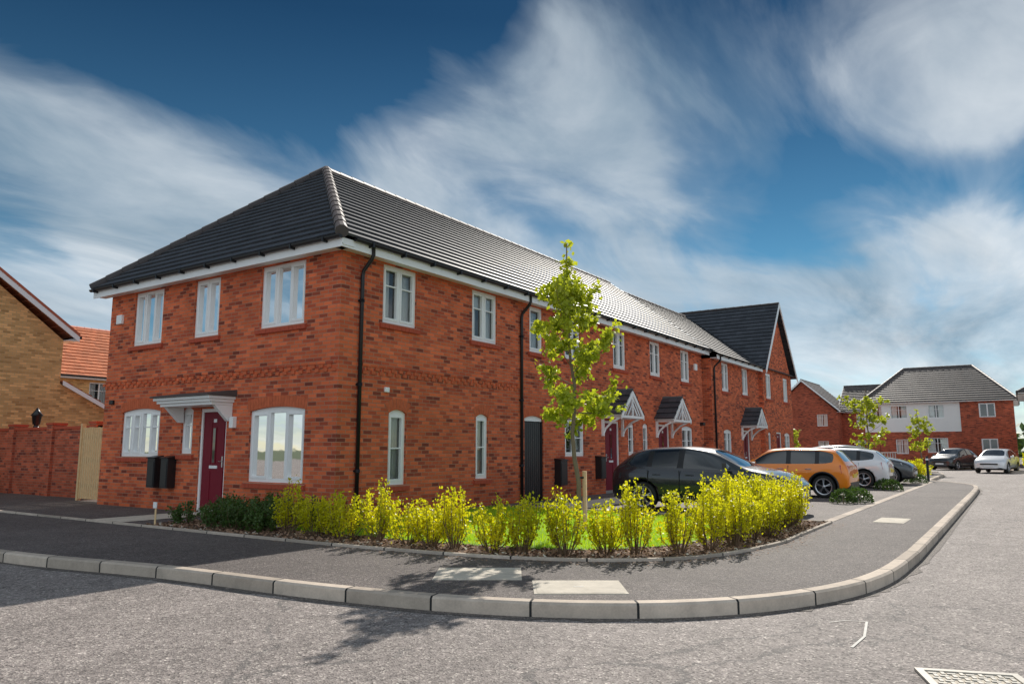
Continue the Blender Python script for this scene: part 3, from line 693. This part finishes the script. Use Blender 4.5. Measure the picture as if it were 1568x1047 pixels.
def cover(name,x,y,w_,d_,rot,k='slab'):
    mb=MB([k,'castiron']); mb.box(-w_/2,w_/2,-d_/2,d_/2,-.02,.006,k); mb.box(-w_/2+.03,w_/2-.03,-d_/2+.03,d_/2-.03,-.0,.009,k)
    mb.box(-.02,.02,-.05,.05,.0,.011,'castiron')
    e=empty(name,(x,y,0),rot); mb.obj('cover',e)
cover('utility_cover',-3.0,-5.44,.76,.90,.593); cover('utility_cover',-3.1,-6.69,.70,.86,.593); cover('utility_cover',6.0,-8.2,1.1,.5,0)
gu=MB(['castiron'])
gu.box(-.33,.33,-.33,-.28,0,.02,'castiron'); gu.box(-.33,.33,.28,.33,0,.02,'castiron'); gu.box(-.33,-.28,-.28,.28,0,.02,'castiron'); gu.box(.28,.33,-.28,.28,0,.02,'castiron')
for i in range(9):
    for j in range(9):
        if (i+j)%2: gu.box(-.27+i*.06,-.215+i*.06,-.262+j*.06,-.238+j*.06,0,.018,'castiron')
        else: gu.box(-.262+i*.06,-.238+i*.06,-.27+j*.06,-.215+j*.06,0,.018,'castiron')
gu.box(-.28,.28,-.28,.28,-.0,.010,'slab')
e=empty('manhole_cover',(-4.05,-9.98,-.118),.35,.9); gu.obj('grate',e)
pm=MB(['paintline'])
def strip(pts,w_,z=-.115):
    P=[Vector(p) for p in pts]; o=offset(P,w_)
    for i in range(len(P)-1): pm.poly([(P[i].x,P[i].y,z),(P[i+1].x,P[i+1].y,z),(o[i+1].x,o[i+1].y,z),(o[i].x,o[i].y,z)],'paintline')
strip([(-3.5,-9.17),(-3.1,-9.19),(-2.55,-9.12)],.02); strip([(-2.55,-9.10),(-2.6,-8.95),(-2.75,-8.85)],.012)
pm.obj('road_marking')
# ------------------------------------------------------------------ PLANTS
def leaf(mb,p,d,up,l,w_,k):
    d=d.normalized(); sd=d.cross(up)
    if sd.length<1e-3: sd=Vector((1,0,0))
    sd.normalize()
    m=p+d*l*.5
    mb.poly([p,m+sd*w_,p+d*l,m-sd*w_],k)
def rdir(upb=0):
    v=Vector((random.gauss(0,1),random.gauss(0,1),random.gauss(0,1)+upb)); return v.normalized()
def bush(mb,x,y,h,r,nst,nl,k,ls=.03):
    for s in range(nst):
        a=U(0,6.28); rr=r*math.sqrt(R())
        tip=Vector((x+math.cos(a)*rr,y+math.sin(a)*rr,h*U(.55,1.1)*(1-.2*(rr/r)**2)))
        b=Vector((x+math.cos(a)*.05,y+math.sin(a)*.05,.0)); mid=b.lerp(tip,.5)+Vector((U(-.04,.04)+math.cos(a)*.03,U(-.04,.04)+math.sin(a)*.03,-.03)); 
        mb.tube([b,mid,tip],[.008,.006,.002],'twig',4,False)
        for i in range(nl):
            t=U(.25,1)**.8
            c=b.lerp(mid,t*2) if t<.5 else mid.lerp(tip,t*2-1)
            off=rdir()*abs(random.gauss(0,.045))
            leaf(mb,c+off,rdir(.6),rdir(),ls*U(.7,1.5),ls*U(.28,.46),k)
hd=MB(['privet','twig'])
path=[Vector(p) for p in [(-1.62,-.85),(-1.7,-2.2),(-1.68,-3.8),(-1.45,-5.1),(-.95,-6.05),(-.1,-6.75),(1.2,-6.98),(3.0,-6.98),(4.5,-6.95)]]
path=catmull(path,10)
acc=0;last=path[0];pts=[path[0]]
step=.43
for p in path[1:]:
    seg=(p-last).length; acc+=seg; last=p
    if acc>=step: pts.append(p); acc=0; step=U(.36,.48)
for p in pts:
    bush(hd,p.x+U(-.1,.1),p.y+U(-.1,.1),U(.64,.90),U(.22,.31),21,70,'privet',.038)
for i in range(12):
    bush(hd,U(2.2,4.6),U(-6.7,-5.9),U(.74,.92),.29,22,66,'privet',.038)
hd.obj('golden_privet_hedge')
ds=MB(['darkleaf','twig'])
for i in range(28):
    bush(ds,U(-1.95,-.5),U(-.6,2.1),U(.35,.58),U(.25,.34),14,60,'darkleaf',.04)
ds.obj('evergreen_shrubs')
h3=MB(['privet','twig'])
for i in range(26): bush(h3,U(25.6,32),U(-6.3,-4.8),U(.6,.9),.4,12,40,'privet',.07)
h3.obj('golden_privet_hedge')
h3=MB(['privet','twig'])
for i in range(16): bush(h3,U(45.5,50),U(-11.5,-10.6),U(.8,1.3),.6,12,30,'privet',.11)
h3.obj('golden_privet_hedge')
for (x,y) in ((10.6,-6.9),(11.3,-6.7),(10.2,-6.6),(16.9,-6.8),(17.4,-6.5),(23.2,-6.9),(23.9,-6.6)):
    b_=MB(['darkleaf','twig']); 
    for q in range(700):
        d=rdir(); d.z=abs(d.z); 
        leaf(b_,Vector((x,y,.03))+Vector((d.x*.3,d.y*.3,d.z*.32))*U(.75,1),d+rdir()*.8,rdir(),.05,.018,'darkleaf')
    b_.tube([(x,y,0),(x,y,.2)],.012,'twig',5); b_.obj('box_shrub')
def tree(name,x,y,h,cr0,rmax,nl,ls,lean=(0,0),seed=1,tr=.04,k='treeleaf'):
    random.seed(seed); e=empty(name,(x,y,0)); t=MB(['bark']); lf=MB([k])
    tp=[Vector((lean[0]*(i/12)+.03*math.sin(i*1.3),lean[1]*(i/12)+.03*math.cos(i*1.7),h*.97*i/12)) for i in range(13)]
    t.tube(tp,[tr*(1-.85*i/12)+.004 for i in range(13)],'bark',8)
    def onT(z):
        f=max(0,min(.999,z/(h*.97)))*12; i=int(f); return tp[i].lerp(tp[min(12,i+1)],f-i)
    nb=26; tips=[]
    for i in range(nb):
        f=(i+.5)/nb; z=cr0*.95+(h-cr0)*.88*f; a=i*2.4+U(-.4,.4)
        prof=math.sin(math.pi*min(1,(f*.82+.22)))**.8*rmax*U(.6,1.2)
        if f>.8: prof*=.5
        b=onT(z); tip=b+Vector((math.cos(a)*prof,math.sin(a)*prof,prof*U(.5,1.1)))
        if f<.25: tip.z-=prof*.6
        mid=b.lerp(tip,.5)+Vector((0,0,-.06*prof))
        t.tube([b,mid,tip],[tr*.3*(1-f*.5),tr*.2*(1-f*.5),.003],'bark',5,False)
        tips.append((b,mid,tip,prof))
        for q in range(3):
            tt=U(.3,.8); c=b.lerp(tip,tt); t2=c+rdir(.6)*prof*.45; t.tube([c,t2],[.006,.002],'bark',4,False); tips.append((c,c.lerp(t2,.5),t2,prof*.5))
    tips.append((onT(h*.8),onT(h*.9),tp[-1]+Vector((0,0,h*.02)),.35))
    tips.append((onT(h*.7),onT(h*.8),onT(h*.9),.3))
    tot=sum(x[3] for x in tips)
    for b,mid,tip,pr in tips:
        n=int(nl*pr/tot); ncl=max(2,int(n/14))
        for c in range(ncl):
            tt=U(.35,1.05); cc=b.lerp(tip,tt)+rdir()*.05
            for q in range(int(n/ncl)):
                off=rdir()*abs(random.gauss(0,.07*h/4.8))
                dd=rdir(-.5); leaf(lf,cc+off,dd,rdir(),ls*U(.6,1.3),ls*U(.30,.48),k)
    t.obj('trunk_and_branches',e); lf.obj('leaves',e)
tree('young_street_tree',1.05,-4.4,4.8,1.7,.76,5200,.088,(-.12,.1),5)
st=MB(['slatwood']); st.tube([(1.17,-4.45,0),(1.17,-4.45,.95)],.035,'slatwood',10); st.tube([(1.17,-4.45,.85),(1.05,-4.4,.85)],.02,'black',6)
e=empty('tree_stake'); st.obj('post',e)
tree('young_street_tree',25.3,-4.9,4.0,1.4,1.0,1700,.12,(.1,0),9,.04)
tree('young_street_tree',38.2,-5.6,3.6,1.3,.75,1200,.13,(0,.1),12,.04)
tree('young_street_tree',47,3.5,3.2,1.0,.8,900,.16,(0,.1),13,.05)
random.seed(21)
ft=MB(['farleaf'])
for i in range(150):
    a=U(-.55,1.25); d=U(150,190); cx,cy=math.cos(a)*d,math.sin(a)*d; r=U(3,6)
    for q in range(60):
        v=rdir(); p=Vector((cx,cy,r*.5))+Vector((v.x*r,v.y*r,v.z*r*.7)); leaf(ft,p,rdir(),rdir(),1.6,.7,'farleaf')
ft.obj('distant_trees')
# ------------------------------------------------------------------ CARS
def car(name,loc,heading,paintk,Hs=1.0,kind=0,lengths=1.0,sc=1.0):
    e=empty(name,loc,heading,sc)
    St=[(2.04,.30,.56,.60,.60,.50,'b'),(1.97,.22,.66,.72,.75,.60,'b'),(1.72,.19,.79,.86,.84,.68,'b'),(1.25,.19,.87,.96,.865,.72,'b'),
        (.98,.19,.90,1.00,.87,.70,'w'),(.28,.19,.92,1.37,.87,.57,'s'),(-.32,.19,.935,1.435,.87,.585,'p'),(-.41,.19,.935,1.437,.87,.585,'s'),
        (-1.05,.19,.96,1.415,.87,.575,'p'),(-1.13,.19,.965,1.41,.87,.57,'q'),(-1.62,.19,1.0,1.33,.86,.54,'r'),(-1.93,.20,.99,1.04,.83,.60,'b'),(-2.02,.24,.86,.92,.79,.62,'b'),(-2.06,.32,.60,.64,.70,.55,'e')]
    if kind==1:
        St=[(1.92,.30,.58,.64,.62,.52,'b'),(1.87,.22,.74,.84,.76,.62,'b'),(1.66,.19,.86,.95,.83,.70,'b'),(1.15,.19,.90,1.00,.86,.74,'b'),
        (.80,.19,.92,1.03,.865,.72,'w'),(.38,.19,.93,1.37,.865,.62,'s'),(-.22,.19,.93,1.41,.865,.63,'p'),(-.30,.19,.93,1.41,.865,.63,'s'),
        (-1.02,.19,.94,1.40,.865,.62,'p'),(-1.09,.19,.94,1.395,.865,.615,'q'),(-1.50,.19,.96,1.34,.85,.58,'r'),(-1.76,.20,.96,1.01,.83,.66,'b'),(-1.86,.25,.80,.86,.80,.66,'b'),(-1.89,.34,.58,.62,.72,.58,'e')]
    bm=bmesh.new(); rings=[]
    for (x,zb,zl,zt,w_,wt,kd) in St:
        x*=lengths; zt*=Hs; 
        half=[(w_*.78,zb),(w_*.96,zb+.06),(w_,zb+(zl-zb)*.45),(w_*.992,zl-(zl-zb)*.22),(w_*.945,zl),(wt*1.03,zt-.05 if zt-zl>.2 else (zl+zt)/2),(wt*.93,zt-.012),(wt*.5,zt+.012)]
        full=[(0,zb)]+half+[(0,zt+.02)]+[(-a,b) for a,b in reversed(half)]
        rings.append([bm.verts.new((x,a,b)) for a,b in full])
    n=len(rings[0])
    def mat(i,j):
        kd=St[i][6]; jj=j if j<9 else 17-j
        if jj<=1 : return 2
        if kd in('s','w','q') and jj==5: return 1
        if kd=='p' and jj==5: return 2
        if kd in('w','r') and jj in (7,8): return 1
        return 0
    for i in range(len(rings)-1):
        for j in range(n):
            f=bm.faces.new((rings[i][j],rings[i][(j+1)%n],rings[i+1][(j+1)%n],rings[i+1][j])); f.material_index=mat(i,j); f.smooth=True
    for rr in (rings[0],rings[-1]):
        for j in range(9):
            a,b=j,j+1; c,d=(n-j-1)%n,(n-j)%n
            vs=[rr[a],rr[b],rr[c],rr[d]]; u=[]
            for v in vs:
                if v not in u: u.append(v)
            if len(u)>=3:
                f=bm.faces.new(u); f.smooth=True
    bmesh.ops.recalc_face_normals(bm,faces=bm.faces)
    cl=bm.edges.layers.float.new('crease_edge')
    for ed in bm.edges:
        ms={f.material_index for f in ed.link_faces}
        if len(ms)>1: ed[cl]=.45
    bm.verts.index_update()
    for i in range(1,len(rings)-2):
        for j in (4,n-4):
            ed=bm.edges.get((rings[i][j],rings[i+1][j]))
            if ed: ed[cl]=.6
    me=bpy.data.meshes.new('body'); bm.to_mesh(me); bm.free()
    for k in (paintk,'carglass','black'): me.materials.append(M[k])
    ob=bpy.data.objects.new('body_tmp',me); S.collection.objects.link(ob)
    sb=ob.modifiers.new('s','SUBSURF'); sb.levels=2; sb.render_levels=2
    cut=MB([paintk,'carglass','black']); wx=[1.27*lengths,-1.24*lengths]; wr=.32
    if kind==1: wx=[1.22,-1.20]
    for x in wx:
        for sg in (-1,1):
            cut.revolve([(.0001,sg*.60),(wr+.055,sg*.60),(wr+.055,sg*1.1),(.0001,sg*1.1)],(x,0,wr),'black',32)
    co=cut.obj('cut')
    cbm=bmesh.new(); cbm.from_mesh(co.data); bmesh.ops.remove_doubles(cbm,verts=cbm.verts,dist=.0005); bmesh.ops.recalc_face_normals(cbm,faces=cbm.faces); cbm.to_mesh(co.data); cbm.free()
    bo=ob.modifiers.new('b','BOOLEAN'); bo.operation='DIFFERENCE'; bo.object=co; bo.solver='EXACT'
    bpy.context.view_layer.update(); dg=bpy.context.evaluated_depsgraph_get()
    nm=bpy.data.meshes.new_from_object(ob.evaluated_get(dg)); 
    bpy.data.objects.remove(ob); bpy.data.objects.remove(co)
    body=bpy.data.objects.new('body',nm); S.collection.objects.link(body); body.parent=e
    wm=MB(['rubber','alloy'])
    for x in wx:
        for sg in (-1,1):
            yo=sg*.84
            wm.revolve([(.20,yo-sg*.19),(.285,yo-sg*.20),(.312,yo-sg*.17),(.315,yo-sg*.10),(.312,yo-sg*.03),(.29,yo),(.225,yo-.005*sg),(.215,yo-.03*sg)],(x,0,wr),'rubber',36)
            wm.revolve([(.225,yo-.004*sg),(.205,yo-.02*sg),(.20,yo-.1*sg),(.0001,yo-.11*sg)],(x,0,wr),'black',36)
            wm.revolve([(.228,yo-.003*sg),(.20,yo-.004*sg),(.20,yo-.02*sg)],(x,0,wr),'alloy',36)
            wm.revolve([(.0001,yo-.01*sg),(.045,yo-.012*sg),(.05,yo-.05*sg)],(x,0,wr),'alloy',16)
            for q in range(5):
                for dd in (-.12,.12):
                    a=2*math.pi*q/5+.3; a2=a+dd
                    wm.tube([(x+math.cos(a)*.035,yo-.02*sg,wr+math.sin(a)*.035),(x+math.cos(a2)*.205,yo-.018*sg,wr+math.sin(a2)*.205)],.014,'alloy',5)
            if kind==1:
                wm.tube([(x+math.cos(t)*(wr+.075),sg*.862,wr+math.sin(t)*(wr+.075)) for t in [math.pi*q/16 for q in range(-1,18)]],.028,'black',6)
    wm.obj('wheels',e)
    d=MB(['black'])
    fx_=St[0][0]*lengths; rx=St[-1][0]*lengths
    for sg in (-1,1):
        y=sg*.862
        for x0 in ((.72,-.365,-1.10) if kind==0 else (.66,-.26)):
            x0*=lengths; z1=.90
            d.hexa([(x0-.004,y-.012,.36),(x0+.004,y-.012,.36),(x0+.004,y+.004,.36),(x0-.004,y+.004,.36),(x0-.004,y-.03,z1),(x0+.004,y-.03,z1),(x0+.004,y-.002,z1),(x0-.004,y-.002,z1)],'black')
        for x0 in ((-.22,-.98) if kind==0 else (-.12,-.9)): d.tube([(x0*lengths,sg*.868,.80),((x0+.08)*lengths,sg*.885,.805),((x0+.17)*lengths,sg*.868,.80)],.013,'steel' if kind else paintk,6)
        d.box(-.85*lengths,.85*lengths,min(y,y+sg*.012),max(y,y+sg*.012),.25,.34,'black')
        mx=.70*lengths
        d.hexa([(mx-.06,sg*.87,.93),(mx+.07,sg*.87,.93),(mx+.04,sg*1.03,.95),(mx-.06,sg*1.03,.95),(mx-.06,sg*.87,1.0),(mx+.05,sg*.87,1.0),(mx+.03,sg*1.03,1.07),(mx-.06,sg*1.03,1.07)],paintk)
    d.obj('side_trim',e,.008)
    L=MB(['headlamp'])
    for sg in (-1,1):
        fz=.68 if kind==0 else .76
        L.hexa([(fx_-.07,sg*.50,fz-.07),(fx_-.30,sg*.80,fz-.04),(fx_-.33,sg*.70,fz-.04),(fx_-.12,sg*.45,fz-.07),(fx_-.13,sg*.50,fz+.06),(fx_-.42,sg*.82,fz+.11),(fx_-.45,sg*.70,fz+.11),(fx_-.2,sg*.45,fz+.06)],'headlamp')
        L.hexa([(rx+.10,sg*.66,.68),(rx+.19,sg*.84,.68),(rx+.15,sg*.70,.68),(rx+.01,sg*.58,.68),(rx+.12,sg*.66,.90),(rx+.24,sg*.84,.92),(rx+.2,sg*.70,.91),(rx+.05,sg*.60,.90)],'redlamp')
    L.box(fx_-.06,fx_+.012,-.26,.26,.38,.48,'plateW'); L.box(rx-.02,rx+.05,-.26,.26,.56,.66,'plateY')
    L.box(fx_-.05,fx_-.0,-.45,.45,.50,.58,'black'); L.box(fx_-.1,fx_-.01,-.5,.5,.24,.36,'black')
    L.box(rx+.0,rx+.09,-.62,.62,.28,.44,'black')
    L.obj('lamps_and_plates',e,.012)
    return e
pi=math.pi
car('parked_car',(6.25,-4.70,.004),-pi/2,'paint_navy',.975,0,1.0,.955)
car('parked_car',(12.75,-4.66,.004),pi/2,'paint_orange',.985,1,1.0,.95)
car('parked_car',(18.8,-4.65,.004),pi/2,'paint_white',.98,0,1.0,.94)
car('parked_car',(22.2,-4.9,.004),-pi/2,'paint_grey',1.0,0)
car('parked_car',(51.3,-6.2,-.12),math.radians(160),'paint_grey',1.03,0)
car('parked_car',(44.9,-8.9,-.12),math.radians(170),'paint_white',1.0,0)
bo=MB(['steel']); bo.tube([(25.6,-7.0,0),(25.6,-7.0,1.0)],.05,'black',12); bo.tube([(25.6,-7.0,.85),(25.6,-7.0,.92)],.055,'white',12)
e=empty('bollard'); bo.obj('post',e)
bo=MB(['slatwood']); bo.tube([(-2.1,2.1,0),(-2.1,2.1,.40)],.016,'slatwood',8); bo.box(-2.125,-2.112,2.05,2.15,.30,.40,'white'); e=empty('marker_post'); bo.obj('post',e)
# ------------------------------------------------------------------ LIGHT
sunv=Vector((7.0,1.95,4.95)).normalized()
sd=bpy.data.lights.new('sun','SUN'); sd.energy=5.0; sd.angle=math.radians(.5); sd.color=(1.0,.94,.85)
so=bpy.data.objects.new('sun',sd); so.rotation_euler=(-sunv).to_track_quat('-Z','Y').to_euler(); so.location=(30,10,30); S.collection.objects.link(so)
W=bpy.data.worlds.new('World'); S.world=W; W.use_nodes=True
nt=NT(W.node_tree)
for n in list(nt.n): nt.n.remove(n)
out=nt.new('ShaderNodeOutputWorld')
sky=nt.new('ShaderNodeTexSky'); sky.sky_type='NISHITA'; sky.sun_disc=False
sky.sun_elevation=math.asin(sunv.z); sky.sun_rotation=math.atan2(sunv.x,sunv.y); sky.ozone_density=3; sky.air_density=1.0; sky.dust_density=0.0
tc=nt.new('ShaderNodeTexCoord'); dirv=tc.outputs['Generated']; sp=nt.new('ShaderNodeSeparateXYZ',{0:dirv})
zz=nt.math('ADD',nt.math('MAXIMUM',sp.outputs[2],0.0),.16)
px=nt.math('DIVIDE',sp.outputs[0],zz); py=nt.math('DIVIDE',sp.outputs[1],zz)
pv=nt.new('ShaderNodeCombineXYZ',{0:px,1:py,2:0.0}).outputs[0]
mp=nt.new('ShaderNodeMapping',{'Vector':pv,'Rotation':(0,0,math.radians(-12)),'Scale':(.46,.95,1.0),'Location':(3.1,1.7,0)}).outputs[0]
n1=nt.noise(mp,.8,5,.5,.5); n2=nt.noise(mp,2.4,8,.56,.8)
wnz=nt.new('ShaderNodeTexNoise',{'Vector':mp,'Scale':1.3,'Detail':5,'Roughness':.52})
wv=nt.new('ShaderNodeVectorMath',{0:nt.new('ShaderNodeVectorMath',{0:wnz.outputs['Color'],1:(.5,.5,.5)},operation='SUBTRACT').outputs[0],1:(.46,.46,.30)},operation='MULTIPLY').outputs[0]
wd=nt.new('ShaderNodeVectorMath',{0:dirv,1:wv},operation='ADD').outputs[0]
h0=math.atan2(.559,.829)
f=nt.math('ADD',nt.math('MULTIPLY',n1,.50),nt.math('SUBTRACT',nt.math('MULTIPLY',n2,.70),.13))
for az,el,rad,wt in ((-15,30,.32,-.32),(-29,30,.24,-.30),(0,32,.17,-.22),(20,19,.16,-.28),(27,20,.11,-.14),(35,18,.14,-.22),(-34,13,.09,-.16),
                     (-26,18,.24,.25),(-4,21,.24,.18),(11,27,.18,.22),(30,27,.20,.20),(24,10,.30,.22),(8,15,.18,.14),(-12,14,.22,.15),(-30,8,.25,.16)):
    a=h0-math.radians(az); e_=math.radians(el)
    c=(math.cos(e_)*math.cos(a),math.cos(e_)*math.sin(a),math.sin(e_))
    dd=nt.new('ShaderNodeVectorMath',{0:wd,1:c},operation='DISTANCE').outputs['Value']
    k=nt.new('ShaderNodeMapRange',{0:dd,1:rad,2:0.0,3:0.0,4:wt},interpolation_type='SMOOTHSTEP').outputs[0]
    f=nt.math('ADD',f,k)
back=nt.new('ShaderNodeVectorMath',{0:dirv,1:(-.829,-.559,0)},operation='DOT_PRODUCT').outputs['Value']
backfill=nt.math('MAXIMUM',back,0.0)  # added fill: clouds behind the camera made denser and brighter for shaded walls
f=nt.math('ADD',f,nt.math('MULTIPLY',backfill,.3))
cf=nt.ramp(f,[(.34,g(0)),(.46,g(.22)),(.60,g(.72)),(.82,g(1))])
n3=nt.noise(mp,1.7,7,.58,.6)
cc=nt.mix(nt.math('MULTIPLY',nt.math('SUBTRACT',n3,.34),2.8,True),(2.9,4.0,5.0,1),(8.6,9.1,9.5,1))
cc=nt.mix(1.0,cc,nt.mix(backfill,g(1.0),g(1.65)),'MULTIPLY')
skc=nt.new('ShaderNodeGamma',{0:sky.outputs[0],1:1.1}).outputs[0]
tint=nt.ramp(sp.outputs[2],[(0.0,(.95,.98,1.0)),(.22,(.32,.54,.54)),(.52,(.10,.22,.26))])
skc=nt.mix(1.0,skc,tint,'MULTIPLY')
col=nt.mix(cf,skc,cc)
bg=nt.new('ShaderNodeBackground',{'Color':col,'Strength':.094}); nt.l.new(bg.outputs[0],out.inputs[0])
# ------------------------------------------------------------------ CAMERA
cd=bpy.data.cameras.new('camera'); cd.lens=26.4; cd.sensor_width=36; cd.clip_start=.05; cd.clip_end=3000
cam=bpy.data.objects.new('camera',cd); S.collection.objects.link(cam)
cam.location=(-9.58,-10.30,1.30)
h=math.atan2(.559,.829); p=math.radians(8.1)
fw=Vector((math.cos(h)*math.cos(p),math.sin(h)*math.cos(p),math.sin(p)))
cam.rotation_euler=fw.to_track_quat('-Z','Y').to_euler()
S.camera=cam
